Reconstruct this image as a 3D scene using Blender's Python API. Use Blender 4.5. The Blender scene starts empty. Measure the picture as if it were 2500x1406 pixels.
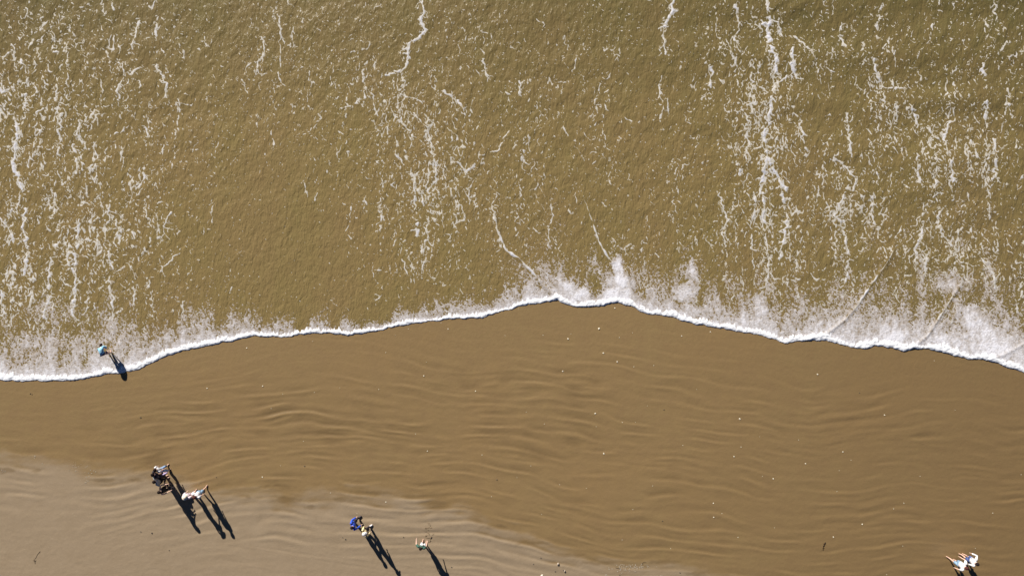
import bpy, bmesh, math, random
import numpy as np
from mathutils import Vector, Matrix

# ------------------------------------------------------------------ camera, sky, sun
sc = bpy.context.scene
CAM_H = 42.0
S = CAM_H / 1757.0            # metres of beach per unit of the survey grid (u right, v towards the land)
cam_d = bpy.data.cameras.new('camera')
cam_d.sensor_width = 36.0
cam_d.lens = 1757.0 / 2500.0 * 36.0
cam_d.clip_end = 2000.0
cam = bpy.data.objects.new('camera', cam_d)
cam.location = (0, 0, CAM_H)
cam.rotation_euler = (0, 0, 0)
sc.collection.objects.link(cam)
sc.camera = cam

SUN_EL = math.radians(26.0)
SUN_DIR = Vector((-0.507 * math.cos(SUN_EL), 0.862 * math.cos(SUN_EL), math.sin(SUN_EL))).normalized()   # towards the sun
world = bpy.data.worlds.new('World'); sc.world = world; world.use_nodes = True
wn = world.node_tree.nodes; wl = world.node_tree.links
sky = wn.new('ShaderNodeTexSky'); sky.sky_type = 'NISHITA'; sky.sun_disc = False
sky.sun_elevation = SUN_EL
sky.altitude = 3500; sky.air_density = 0.45; sky.dust_density = 0.05; sky.ozone_density = 3.0   # very clear air
sky.sun_rotation = math.atan2(SUN_DIR.x, SUN_DIR.y)
wl.new(sky.outputs[0], wn['Background'].inputs[0])
wn['Background'].inputs[1].default_value = 0.05
sun_d = bpy.data.lights.new('sun', 'SUN'); sun_d.energy = 5.0; sun_d.angle = math.radians(0.5)
sun_d.color = (1.0, 0.95, 0.87)
sun = bpy.data.objects.new('sun', sun_d); sc.collection.objects.link(sun)
sun.rotation_euler = SUN_DIR.to_track_quat('Z', 'Y').to_euler()
sc.view_settings.view_transform = 'Standard'; sc.view_settings.look = 'None'
sc.view_settings.exposure = 0.76; sc.view_settings.gamma = 1.0
sc.view_settings.use_curve_mapping = False

rng = np.random.default_rng(7)
random.seed(7)

# ------------------------------------------------------------------ helpers
def X(u): return (np.asarray(u, float) - 1250.0) * S
def Y(v): return (703.0 - np.asarray(v, float)) * S
def U(x): return np.asarray(x, float) / S + 1250.0
def V(y): return 703.0 - np.asarray(y, float) / S

_tabs = {}
def P(x, y, seed=0):
    """gradient noise, about -1..1"""
    if seed not in _tabs:
        r = np.random.default_rng(1000 + seed)
        a = r.random((256, 256)) * 2 * np.pi
        _tabs[seed] = (np.cos(a).astype(np.float32), np.sin(a).astype(np.float32))
    gx, gy = _tabs[seed]
    x = np.asarray(x, dtype=np.float32); y = np.asarray(y, dtype=np.float32)
    xi = np.floor(x).astype(np.int32); yi = np.floor(y).astype(np.int32)
    fx = x - xi; fy = y - yi
    sx = fx * fx * fx * (fx * (fx * 6 - 15) + 10); sy = fy * fy * fy * (fy * (fy * 6 - 15) + 10)
    x0 = xi & 255; x1 = (xi + 1) & 255; y0 = yi & 255; y1 = (yi + 1) & 255
    n00 = gx[y0, x0] * fx + gy[y0, x0] * fy
    n10 = gx[y0, x1] * (fx - 1) + gy[y0, x1] * fy
    n01 = gx[y1, x0] * fx + gy[y1, x0] * (fy - 1)
    n11 = gx[y1, x1] * (fx - 1) + gy[y1, x1] * (fy - 1)
    a = n00 + sx * (n10 - n00); b = n01 + sx * (n11 - n01)
    return (a + sy * (b - a)) * 1.55

def sstep(a, b, x):
    t = np.clip((x - a) / (b - a), 0, 1)
    return t * t * (3 - 2 * t)

def link(o, parent=None):
    sc.collection.objects.link(o)
    if parent is not None: o.parent = parent
    return o

def tag(o, label=None, cat=None, group=None, kind=None):
    if label: o['label'] = label
    if cat: o['category'] = cat
    if group: o['group'] = group
    if kind: o['kind'] = kind
    return o

def mat(name, color, rough=0.8, spec=0.3):
    m = bpy.data.materials.new(name); m.use_nodes = True
    b = m.node_tree.nodes['Principled BSDF']
    b.inputs['Base Color'].default_value = (*color, 1)
    b.inputs['Roughness'].default_value = rough
    b.inputs['Specular IOR Level'].default_value = spec
    return m

def cloth(name, color, scale=14.0, rough=0.9, amt=0.25):
    """fabric with folds: noise relief and a little colour variation"""
    m = mat(name, color, rough, 0.2)
    nt = m.node_tree; N = nt.nodes; L = nt.links; b = N['Principled BSDF']
    tc = N.new('ShaderNodeTexCoord')
    n = N.new('ShaderNodeTexNoise'); n.inputs['Scale'].default_value = scale; n.inputs['Detail'].default_value = 3
    L.new(tc.outputs['Object'], n.inputs['Vector'])
    mx = N.new('ShaderNodeMix'); mx.data_type = 'RGBA'; mx.blend_type = 'MULTIPLY'
    mx.inputs[0].default_value = amt
    mx.inputs[6].default_value = (*color, 1)
    L.new(n.outputs['Color'], mx.inputs[7]); 
    rgb = N.new('ShaderNodeValToRGB'); rgb.color_ramp.elements[0].color = (.5, .5, .5, 1); rgb.color_ramp.elements[1].color = (1, 1, 1, 1)
    L.new(n.outputs['Fac'], rgb.inputs[0]); L.new(rgb.outputs[0], mx.inputs[7])
    L.new(mx.outputs[2], b.inputs['Base Color'])
    bp = N.new('ShaderNodeBump'); bp.inputs['Strength'].default_value = 0.6; bp.inputs['Distance'].default_value = 0.02
    L.new(n.outputs['Fac'], bp.inputs['Height']); L.new(bp.outputs[0], b.inputs['Normal'])
    return m

def grid_mesh(name, xs, ys, Z, keep=None, attrs=None, smooth=True):
    """quads of a height field; keep = bool per cell; unused vertices are dropped"""
    ny, nx = Z.shape
    if keep is None: keep = np.ones((ny - 1, nx - 1), bool)
    jj, ii = np.nonzero(keep)
    a = jj * nx + ii
    quads = np.stack([a, a + 1, a + nx + 1, a + nx], 1)
    used = np.zeros(ny * nx, bool); used[quads.ravel()] = True
    remap = np.cumsum(used) - 1
    quads = remap[quads]
    gx, gy = np.meshgrid(xs, ys)
    co = np.stack([gx.ravel()[used], gy.ravel()[used], Z.ravel()[used]], 1).astype(np.float32)
    me = bpy.data.meshes.new(name)
    nq = len(quads)
    me.vertices.add(len(co)); me.vertices.foreach_set('co', co.ravel())
    me.loops.add(nq * 4); me.loops.foreach_set('vertex_index', quads.ravel().astype(np.int32))
    me.polygons.add(nq)
    me.polygons.foreach_set('loop_start', np.arange(0, nq * 4, 4, dtype=np.int32))
    try: me.polygons.foreach_set('loop_total', np.full(nq, 4, np.int32))
    except Exception: pass
    me.update(calc_edges=True)
    me.polygons.foreach_set('use_smooth', np.full(nq, smooth, bool))
    for k, arr in (attrs or {}).items():
        at = me.attributes.new(k, 'FLOAT', 'POINT')
        at.data.foreach_set('value', arr.ravel()[used].astype(np.float32))
    me.update()
    return me

def far_axis(lo, hi, step, lo_far, hi_far):
    c = list(np.arange(lo, hi + step * .5, step))
    a, d = [], step
    p = c[0]
    while p > lo_far:
        d *= 1.5; p -= d; a.append(p)
    b, d, p = [], step, c[-1]
    while p < hi_far:
        d *= 1.5; p += d; b.append(p)
    return np.array(a[::-1] + c + b)

# ------------------------------------------------------------------ shore geometry
FRONT = [(-6000, 940), (-300, 940), (-120, 932), (0, 927), (60, 930), (170, 929), (250, 915), (310, 907), (345, 900), (385, 878), (430, 860),
         (500, 845), (560, 833), (620, 820), (700, 822), (770, 812), (830, 814), (850, 820), (900, 811), (960, 798), (1040, 785),
         (1110, 779), (1180, 775), (1230, 759), (1290, 743), (1340, 737), (1362, 731), (1372, 738), (1395, 746), (1420, 750), (1470, 746), (1505, 738), (1540, 746),
         (1575, 765), (1640, 773), (1700, 791), (1780, 804), (1860, 819), (1895, 830), (1915, 838), (1945, 832), (1990, 831), (2020, 833),
         (2060, 843), (2110, 853), (2135, 842), (2160, 846), (2205, 857), (2230, 850), (2280, 853), (2330, 869), (2370, 877), (2410, 878),
         (2450, 893), (2500, 910), (2620, 935), (2900, 950), (8000, 960)]
_fu = np.array([p[0] for p in FRONT], float); _fv = np.array([p[1] for p in FRONT], float)
def front_v(u):
    u = np.asarray(u, float)
    base = np.interp(u, _fu, _fv)
    return base + 2.6 * P(u / 23.0, u * 0 + 3.3, 21) + 1.5 * P(u / 9.0, u * 0 + 7.7, 22) + 0.9 * np.abs(P(u / 5.0, u * 0 + 1.2, 23)) * 1.2

def plane_z(y):
    return -0.010 * np.clip(y, -80, 18)

DRYB = [(-8000, 1118), (-100, 1118), (0, 1122), (90, 1128), (160, 1140), (215, 1158), (300, 1162), (360, 1160), (420, 1172), (480, 1200), (560, 1212), (640, 1208),
        (700, 1228), (760, 1214), (850, 1212), (930, 1218), (1000, 1222), (1080, 1240), (1180, 1280), (1250, 1305),
        (1340, 1345), (1440, 1374), (1520, 1388), (1600, 1384), (1700, 1400), (1790, 1414), (1900, 1440), (2600, 1500), (8000, 1560)]
_du = np.array([p[0] for p in DRYB], float); _dv = np.array([p[1] for p in DRYB], float)

def ripple(u, v):
    u = np.asarray(u, np.float32); v = np.asarray(v, np.float32)
    tilt = 0.13 * np.clip(u - 980, 0, 1000) - 0.10 * np.clip(u - 500, -300, 300) 
    w = 34 * P(u / 420, v / 240, 1) + 9 * P(u / 120, v / 70, 2)
    vv = v - tilt + w
    lam = 28.0 + 0.0 * u
    ph = 2 * np.pi * vv / lam
    s = np.sin(ph + 0.8 * np.sin(ph))                   # steeper on one side
    amp = np.clip(0.36 + 1.3 * P(u / 105, v / 45, 3) + 0.5 * P(u / 700, v / 200, 9), 0, 1.25)
    reg = sstep(0, 120, v - np.interp(u, _fu, _fv) - 60) * (0.55 + 0.45 * np.exp(-((u - 900) / 650) ** 2))
    r1 = s * amp
    r2 = 1.25 * (P(u / 85, vv / 15, 4) - .35 * np.abs(P(u / 60, vv / 11, 16))) * np.clip(0.55 + 1.2 * P(u / 240, v / 110, 5), 0, 1.2)
    r3 = 0.35 * P(u / 36, vv / 13, 6) 
    dry = sstep(60, 190, v - np.interp(u, _du, _dv))
    return (r1 * 1.0 + r2 + r3) * (0.12 + 0.88 * reg) * (1 - 0.86 * dry)

def tracks(u, v):
    z = 0 * u
    for (a, b, c, d, k) in ((560, 1325, 1500, 1475, .5), (640, 1330, 1500, 1448, .4), (500, 1362, 1300, 1480, .35)):
        t = (v - (b + (d - b) * (u - a) / (c - a)))
        z = z + k * (np.exp(-(t / 2.4) ** 2) - 0.9 * np.exp(-((t - 3.5) / 2.4) ** 2)) * (u > a)
    return z

def sand_z(x, y):
    x = np.asarray(x, float); y = np.asarray(y, float)
    u = U(x); v = V(y)
    near = np.exp(-np.clip(np.abs(u - 1250) - 1500, 0, None) / 500) * np.exp(-np.clip(np.abs(v - 703) - 900, 0, None) / 500)
    lump = 0.006 * P(u / 12, v / 10, 7) * sstep(40, 200, v - np.interp(u, _du, _dv)) * .45
    return plane_z(y) + (0.0155 * ripple(u, v) + 0.02 * P(u / 300, v / 200, 8) + lump + 0.0022 * P(u / 9, v / 7, 10) + 0.006 * tracks(u, v)) * near

# creases of small bores running back over the swash: (points, height)
CREASE = [([(1205, 510), (1215, 565), (1235, 610), (1268, 632), (1300, 664), (1330, 700), (1358, 727)], 0.030),
          ([(1424, 480), (1448, 545), (1462, 590), (1480, 622), (1496, 640)], 0.020),
          ([(1528, 660), (1536, 690), (1545, 720), (1560, 748)], 0.030),
          ([(2180, 612), (2155, 655), (2128, 690), (2092, 745), (2060, 782), (2020, 812), (1965, 830)], 0.032),
          ([(2340, 700), (2310, 745), (2285, 785), (2262, 820), (2228, 848)], 0.028),
          ([(2500, 838), (2450, 865), (2414, 876)], 0.022),
          ([(2345, 735), (2320, 790)], 0.012), ([(1445, 712), (1432, 738)], 0.015), ([(1512, 712), (1502, 735)], 0.012),
          ([(1040, 330), (1075, 380), (1100, 430), (1120, 470)], 0.008)]
def seg_dist(u, v, pts):
    """distance and signed side to a polyline (survey units)"""
    best = np.full(u.shape, 1e9, np.float32); side = np.zeros(u.shape, np.float32)
    for (a, b), (c, d) in zip(pts[:-1], pts[1:]):
        dx, dy = c - a, d - b; L = dx * dx + dy * dy
        t = np.clip(((u - a) * dx + (v - b) * dy) / L, 0, 1)
        px = u - a - t * dx; py = v - b - t * dy
        dd = np.sqrt(px * px + py * py)
        sd = np.sign(px * dy - py * dx)
        m = dd < best
        best = np.where(m, dd, best); side = np.where(m, sd, side)
    return best, side

def water_z(x, y):
    x = np.asarray(x, float); y = np.asarray(y, float)
    u = U(x).astype(np.float32); v = V(y).astype(np.float32)
    q = (front_v(u) - v) * S
    near = np.exp(-np.clip(np.abs(u - 1250) - 1500, 0, None) / 500) * np.exp(-np.clip(np.abs(v - 703) - 900, 0, None) / 500)
    depth = np.where(q > 0, 0.036 * (1 - np.exp(-np.clip(q, 0, 50) / 0.45)) + 0.004 * np.clip(q, 0, 80), q * 0.25)
    grow = sstep(0, 8, q)                                  # chop grows seawards
    right = sstep(1200, 2500, u)
    chop = (0.012 + .008 * sstep(900, 100, u) * sstep(500, 100, v)) * P((u + v * .45) / 30, v / 44, 31) + 0.0080 * P((u + v * .35) / 15, v / 22, 32) + 0.0056 * P((u + v * .3) / 9, v / 13, 38)
    chop2 = 0.024 * P(u / 120, v / 60, 33) * (0.3 + right)
    swell = 0.065 * P(u / 420 + 3, (v + 20 * P(u / 200, v / 200, 39)) / 85, 34) * sstep(3, 14, q) * (.25 + right)
    fine = 0.0030 * P((u + v * .25) / 5.5, v / 8, 35)
    z = (chop * (0.30 + 0.80 * grow) * (1 - .45 * np.exp(-((u - 680) / 300) ** 2 - ((v - 560) / 190) ** 2)) + fine * sstep(0.05, .6, q) + chop2 * grow + swell) * near * sstep(0.1, 1.5, q)
    # a longer dark trough of swell at the right
    t = v - (238 - 0.02 * (u - 2300)); z = z + 0.05 * np.exp(-(t / 26.0) ** 2) * sstep(2080, 2300, u)
    for pts, h in CREASE:
        us = [p[0] for p in pts]; vs = [p[1] for p in pts]
        m = (u > min(us) - 40) & (u < max(us) + 40) & (v > min(vs) - 40) & (v < max(vs) + 40)
        if m.any():
            d, sd = seg_dist(u[m], v[m], pts)
            z[m] += h * (np.exp(-(d / 4.5) ** 2) * 0.8 + 0.35 * np.exp(-(d / 16.0) ** 2))
    return plane_z(y) + depth + z

# ------------------------------------------------------------------ materials of the setting
def attr_node(nt, name):
    n = nt.nodes.new('ShaderNodeAttribute'); n.attribute_name = name; return n
def noise_node(nt, vec, scale, detail=3, rough=0.5, dist=0.0):
    n = nt.nodes.new('ShaderNodeTexNoise'); n.inputs['Scale'].default_value = scale
    n.inputs['Detail'].default_value = detail; n.inputs['Roughness'].default_value = rough
    n.inputs['Distortion'].default_value = dist
    nt.links.new(vec, n.inputs['Vector']); return n
def mixc(nt, fac, a, b, mode='MIX'):
    m = nt.nodes.new('ShaderNodeMix'); m.data_type = 'RGBA'; m.blend_type = mode
    if isinstance(fac, float): m.inputs[0].default_value = fac
    else: nt.links.new(fac, m.inputs[0])
    for k, c in ((6, a), (7, b)):
        if isinstance(c, tuple): m.inputs[k].default_value = (*c, 1)
        else: nt.links.new(c, m.inputs[k])
    return m.outputs[2]
def ramp(nt, fac, p0, p1, c0=(0, 0, 0), c1=(1, 1, 1)):
    r = nt.nodes.new('ShaderNodeValToRGB'); e = r.color_ramp.elements
    e[0].position = p0; e[1].position = p1; e[0].color = (*c0, 1); e[1].color = (*c1, 1)
    nt.links.new(fac, r.inputs[0]); return r.outputs[0]

WET_SAND = (0.253, 0.165, 0.073)
def sand_material():
    m = bpy.data.materials.new('beach_sand'); m.use_nodes = True; nt = m.node_tree; b = nt.nodes['Principled BSDF']
    tc = nt.nodes.new('ShaderNodeTexCoord').outputs['Object']
    dry = attr_node(nt, 'dry').outputs['Fac']
    big = noise_node(nt, tc, 0.16, 4, .55)
    mid = noise_node(nt, tc, 1.3, 4, .6)
    grain = noise_node(nt, tc, 16.0, 3, .7)
    wet = mixc(nt, ramp(nt, big.outputs['Fac'], .35, .65), WET_SAND, (0.250, 0.170, 0.076))
    wet = mixc(nt, ramp(nt, mid.outputs['Fac'], .3, .75), wet, (0.234, 0.153, 0.071))
    dryc = mixc(nt, ramp(nt, mid.outputs['Fac'], .35, .7), (0.300, 0.223, 0.142), (0.280, 0.206, 0.128))
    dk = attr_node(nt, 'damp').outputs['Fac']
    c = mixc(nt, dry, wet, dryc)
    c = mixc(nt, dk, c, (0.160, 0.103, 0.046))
    c = mixc(nt, 0.55, c, ramp(nt, grain.outputs['Fac'], .25, .75, (.78, .78, .78), (1, 1, 1)), 'MULTIPLY')
    vor = nt.nodes.new('ShaderNodeTexVoronoi'); vor.inputs['Scale'].default_value = 5.0
    nt.links.new(tc, vor.inputs['Vector'])
    speck = ramp(nt, vor.outputs['Distance'], .05, .09, (1, 1, 1), (0, 0, 0))
    sm = nt.nodes.new('ShaderNodeMath'); sm.operation = 'MULTIPLY'; nt.links.new(speck, sm.inputs[0]); nt.links.new(dry, sm.inputs[1])
    sm2 = nt.nodes.new('ShaderNodeMath'); sm2.operation = 'MULTIPLY'; nt.links.new(sm.outputs[0], sm2.inputs[0]); sm2.inputs[1].default_value = .6
    c = mixc(nt, sm2.outputs[0], c, (.42, .35, .25))
    nt.links.new(c, b.inputs['Base Color'])
    rr = nt.nodes.new('ShaderNodeMapRange'); nt.links.new(dry, rr.inputs[0])
    rr.inputs['To Min'].default_value = .42; rr.inputs['To Max'].default_value = .9
    nt.links.new(rr.outputs[0], b.inputs['Roughness'])
    b.inputs['Specular IOR Level'].default_value = .35
    bp = nt.nodes.new('ShaderNodeBump'); bp.inputs['Strength'].default_value = .5; bp.inputs['Distance'].default_value = .012
    h = nt.nodes.new('ShaderNodeMath'); h.operation = 'ADD'
    n2 = noise_node(nt, tc, 5.0, 3, .6)
    nt.links.new(grain.outputs['Fac'], h.inputs[0]); nt.links.new(n2.outputs['Fac'], h.inputs[1])
    nt.links.new(h.outputs[0], bp.inputs['Height']); nt.links.new(bp.outputs[0], b.inputs['Normal'])
    return m

def water_material():
    m = bpy.data.materials.new('silty_water'); m.use_nodes = True; nt = m.node_tree; b = nt.nodes['Principled BSDF']
    tc = nt.nodes.new('ShaderNodeTexCoord').outputs['Object']
    mp = nt.nodes.new('ShaderNodeMapping'); mp.inputs['Scale'].default_value = (1, .45, 1); mp.inputs['Rotation'].default_value = (0, 0, -.25)
    nt.links.new(tc, mp.inputs['Vector']); st = mp.outputs[0]
    deep = attr_node(nt, 'deep').outputs['Fac']
    a = noise_node(nt, st, .28, 4, .6); a2 = noise_node(nt, st, 1.6, 4, .65)
    shallow = mixc(nt, ramp(nt, a.outputs['Fac'], .35, .65), (0.220, 0.156, 0.066), (0.208, 0.155, 0.060))
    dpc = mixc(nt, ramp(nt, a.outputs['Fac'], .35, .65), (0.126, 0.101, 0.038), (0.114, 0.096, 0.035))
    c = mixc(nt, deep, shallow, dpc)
    c = mixc(nt, ramp(nt, a2.outputs['Fac'], .35, .75, (0, 0, 0), (.4, .4, .4)), c, (0.200, 0.132, 0.056))
    nt.links.new(c, b.inputs['Base Color'])
    b.inputs['Roughness'].default_value = .3; b.inputs['IOR'].default_value = 1.333
    n1 = noise_node(nt, st, 7.0, 4, .6, .6); n2 = noise_node(nt, st, 2.4, 3, .55, .8)
    h = nt.nodes.new('ShaderNodeMath'); h.operation = 'MULTIPLY_ADD'
    nt.links.new(n2.outputs['Fac'], h.inputs[0]); h.inputs[1].default_value = 1.2; nt.links.new(n1.outputs['Fac'], h.inputs[2])
    bp = nt.nodes.new('ShaderNodeBump'); bp.inputs['Strength'].default_value = .9; bp.inputs['Distance'].default_value = .046
    nt.links.new(h.outputs[0], bp.inputs['Height']); nt.links.new(bp.outputs[0], b.inputs['Normal'])
    return m

def foam_material():
    m = bpy.data.materials.new('sea_foam'); m.use_nodes = True; nt = m.node_tree; b = nt.nodes['Principled BSDF']
    tc = nt.nodes.new('ShaderNodeTexCoord').outputs['Object']
    th = attr_node(nt, 'thick').outputs['Fac']
    r = nt.nodes.new('ShaderNodeValToRGB'); e = r.color_ramp.elements
    e[0].position = 0.0; e[0].color = (.36, .30, .19, 1)
    e[1].position = 1.0; e[1].color = (.86, .87, .90, 1)
    k = e.new(.22); k.color = (.55, .52, .47, 1)
    k = e.new(.5); k.color = (.58, .57, .615, 1)
    k = e.new(.75); k.color = (.72, .71, .74, 1)
    nt.links.new(th, r.inputs[0])
    n = noise_node(nt, tc, 9.0, 4, .7)
    c = mixc(nt, .5, r.outputs[0], ramp(nt, n.outputs['Fac'], .3, .6, (.72, .72, .74), (1, 1, 1)), 'MULTIPLY')
    c = mixc(nt, attr_node(nt, 'mist').outputs['Fac'], c, mixc(nt, attr_node(nt, 'veil').outputs['Fac'], (.245, .185, .115), (.72, .71, .755)))
    nt.links.new(c, b.inputs['Base Color'])
    b.inputs['Roughness'].default_value = .75; b.inputs['Specular IOR Level'].default_value = .3
    bp = nt.nodes.new('ShaderNodeBump'); bp.inputs['Strength'].default_value = .5; bp.inputs['Distance'].default_value = .02
    nt.links.new(n.outputs['Fac'], bp.inputs['Height']); nt.links.new(bp.outputs[0], b.inputs['Normal'])
    return m
M_SAND = sand_material(); M_WATER = water_material(); M_FOAM = foam_material()

# ------------------------------------------------------------------ beach sheet
xs = far_axis(-32.4, 32.4, 0.06, -700, 700)
ys = far_axis(-18.6, 0.4, 0.06, -500, 700)
gx, gy = np.meshgrid(xs, ys)
uu = U(gx); vv = V(gy)
Z = sand_z(gx, gy)
# under the water the sand keeps well below the surface
Z = np.where(vv < front_v(uu) - 12, Z - 0.02 * np.clip((front_v(uu) - 12 - vv) / 30, 0, 5), Z)
Z = Z - 0.12 * np.clip(gy - 2, 0, 12)
rp = ripple(uu, vv)
edge = vv - np.interp(uu, _du, _dv) + 17 * rp + 14 * P(uu / 90, vv / 40, 11) + 5 * P(uu / 25, vv / 14, 12)
dry = sstep(-30, 24, edge + 7 * P(uu / 30, vv / 9, 15))
dry = np.maximum(dry * 1.0, 0)
# wet hollows inside the dry part close to the edge (traced)
damp = np.zeros_like(dry)
for (pu, pv, ru, rv) in ((15, 1147, 30, 9), (92, 1147, 14, 8), (262, 1170, 46, 6), (332, 1171, 22, 5), (700, 1218, 44, 10), (838, 1218, 26, 7), (758, 1236, 20, 6),
                         (915, 1202, 50, 7), (608, 1211, 9, 5), (680, 1187, 40, 8), (1205, 1283, 40, 8), (1390, 1352, 60, 6), (1460, 1370, 50, 7), (1700, 1398, 30, 9),
                         (1620, 1368, 60, 6), (1300, 1322, 60, 5)):
    e = 1.15 - np.sqrt(((uu - pu) / ru) ** 2 + ((vv - pv) / rv) ** 2) + .35 * P(uu / 14, vv / 7, 13)
    damp = np.maximum(damp, sstep(0, .8, e) * .55)
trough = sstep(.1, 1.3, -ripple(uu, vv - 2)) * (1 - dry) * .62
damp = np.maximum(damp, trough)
damp = np.maximum(damp, .52 * sstep(1350, 2700, uu + .3 * (vv - 1000)) * (1 - dry))  # right side: some damper sand, mainly lens vignetting painted into the colour
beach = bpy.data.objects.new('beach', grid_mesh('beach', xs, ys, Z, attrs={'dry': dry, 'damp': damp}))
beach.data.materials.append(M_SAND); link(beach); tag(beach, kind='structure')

# ------------------------------------------------------------------ water sheet
xs = far_axis(-32.4, 32.4, 0.06, -700, 700)
ys = far_axis(-6.6, 18.6, 0.06, -6.7, 900)
gx, gy = np.meshgrid(xs, ys)
uu = U(gx); vv = V(gy)
Z = water_z(gx, gy)
qq = front_v(uu) - vv
keepv = qq > -4
keep = keepv[:-1, :-1] | keepv[1:, :-1] | keepv[:-1, 1:] | keepv[1:, 1:]
deep = np.clip(.10 + .62 * sstep(420, -60, vv + 40 * P(uu / 300, vv / 200, 14)) * (.55 + .45 * sstep(600, 1900, uu) + .5 * sstep(700, 0, uu)) + .30 * sstep(1500, 2600, uu) - .25 * np.exp(-((uu - 700) / 330) ** 2 - ((vv - 520) / 260) ** 2), 0, 1)  # deeper water seawards, plus lens vignetting painted into the colour towards the right
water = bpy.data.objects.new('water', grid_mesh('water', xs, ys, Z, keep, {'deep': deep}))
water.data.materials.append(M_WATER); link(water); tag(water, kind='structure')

# ------------------------------------------------------------------ foam: drawn as strokes into one thickness field
G = 1.25
u0, u1, v0, v1 = -60.0, 2560.0, -50.0, 965.0
us = np.arange(u0, u1, G); vs_ = np.arange(v0, v1, G)
FU, FV = np.meshgrid(us.astype(np.float32), vs_.astype(np.float32))
F = np.full(FU.shape, -9.0, np.float32)
NX, NY = len(us), len(vs_)
wob_u = 2.6 * P(FU / 13, FV / 13, 41) + 1.2 * P(FU / 5, FV / 5, 42)
wob_v = 2.6 * P(FU / 13, FV / 13, 43) + 1.2 * P(FU / 5, FV / 5, 44)
WU = FU + wob_u; WV = FV + wob_v
def stroke(pts, widths):
    for k in range(len(pts) - 1):
        (a, b), (c, d) = pts[k], pts[k + 1]; wa, wb = widths[k], widths[k + 1]
        r = max(wa, wb) + 6
        i0 = max(int((min(a, c) - r - u0) / G), 0); i1 = min(int((max(a, c) + r - u0) / G) + 1, NX)
        j0 = max(int((min(b, d) - r - v0) / G), 0); j1 = min(int((max(b, d) + r - v0) / G) + 1, NY)
        if i1 <= i0 or j1 <= j0: continue
        su = WU[j0:j1, i0:i1]; sv = WV[j0:j1, i0:i1]
        dx, dy = c - a, d - b; L = dx * dx + dy * dy + 1e-6
        t = np.clip(((su - a) * dx + (sv - b) * dy) / L, 0, 1)
        dd = np.sqrt((su - a - t * dx) ** 2 + (sv - b - t * dy) ** 2)
        np.maximum(F[j0:j1, i0:i1], (wa + (wb - wa) * t) - dd, out=F[j0:j1, i0:i1])

# where the small flecks lie thick: (u, v, ru, rv, amount)
DENS = [(120, 260, 260, 420, .85), (200, 560, 240, 170, .95), (60, 700, 200, 130, .8), (430, 640, 190, 130, .45), (430, 100, 200, 160, .45), (680, 120, 150, 190, .55),
        (330, 400, 140, 200, .6), (860, 120, 150, 200, .55), (1000, 280, 170, 160, .95), (1080, 450, 170, 190, .95), (1030, 600, 150, 110, .8),
        (1150, 120, 170, 160, .5), (1290, 280, 140, 200, .6), (1300, 500, 170, 170, .45), (1480, 140, 130, 180, .5), (1480, 420, 150, 150, .55), (1640, 350, 70, 300, .5),
        (1760, 130, 110, 170, .85), (1860, 300, 120, 330, .95), (1880, 560, 130, 160, .9), (2050, 120, 160, 200, .6), (2180, 250, 170, 260, .7),
        (2080, 500, 200, 200, .85), (2330, 380, 200, 260, .9), (2420, 120, 140, 200, .7), (2330, 620, 230, 150, .9), (1720, 560, 130, 150, .55), (1560, 620, 150, 110, .45),
        (1980, 700, 260, 90, .7), (1250, 640, 120, 90, .5), (760, 260, 150, 170, .55), (560, 300, 170, 260, .42), (900, 330, 130, 200, .5), (880, 480, 80, 120, .5)]
CALM = [(700, 580, 170, 150, .92), (1560, 300, 50, 160, .4)]
def dens(u, v):
    d = np.zeros(np.shape(u), np.float32) + .07
    for (a, b, ra, rb, k) in DENS:
        d = np.maximum(d, k * np.exp(-((u - a) / ra) ** 2 - ((v - b) / rb) ** 2))
    for (a, b, ra, rb, k) in CALM:
        d = d * (1 - k * np.exp(-((u - a) / ra) ** 2 - ((v - b) / rb) ** 2))
    return d
def size(u, v):                      # flecks are large at the left edge, tiny in the middle
    return 1.0 + .5 * sstep(620, 250, u) + .3 * sstep(1650, 2100, u)

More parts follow.
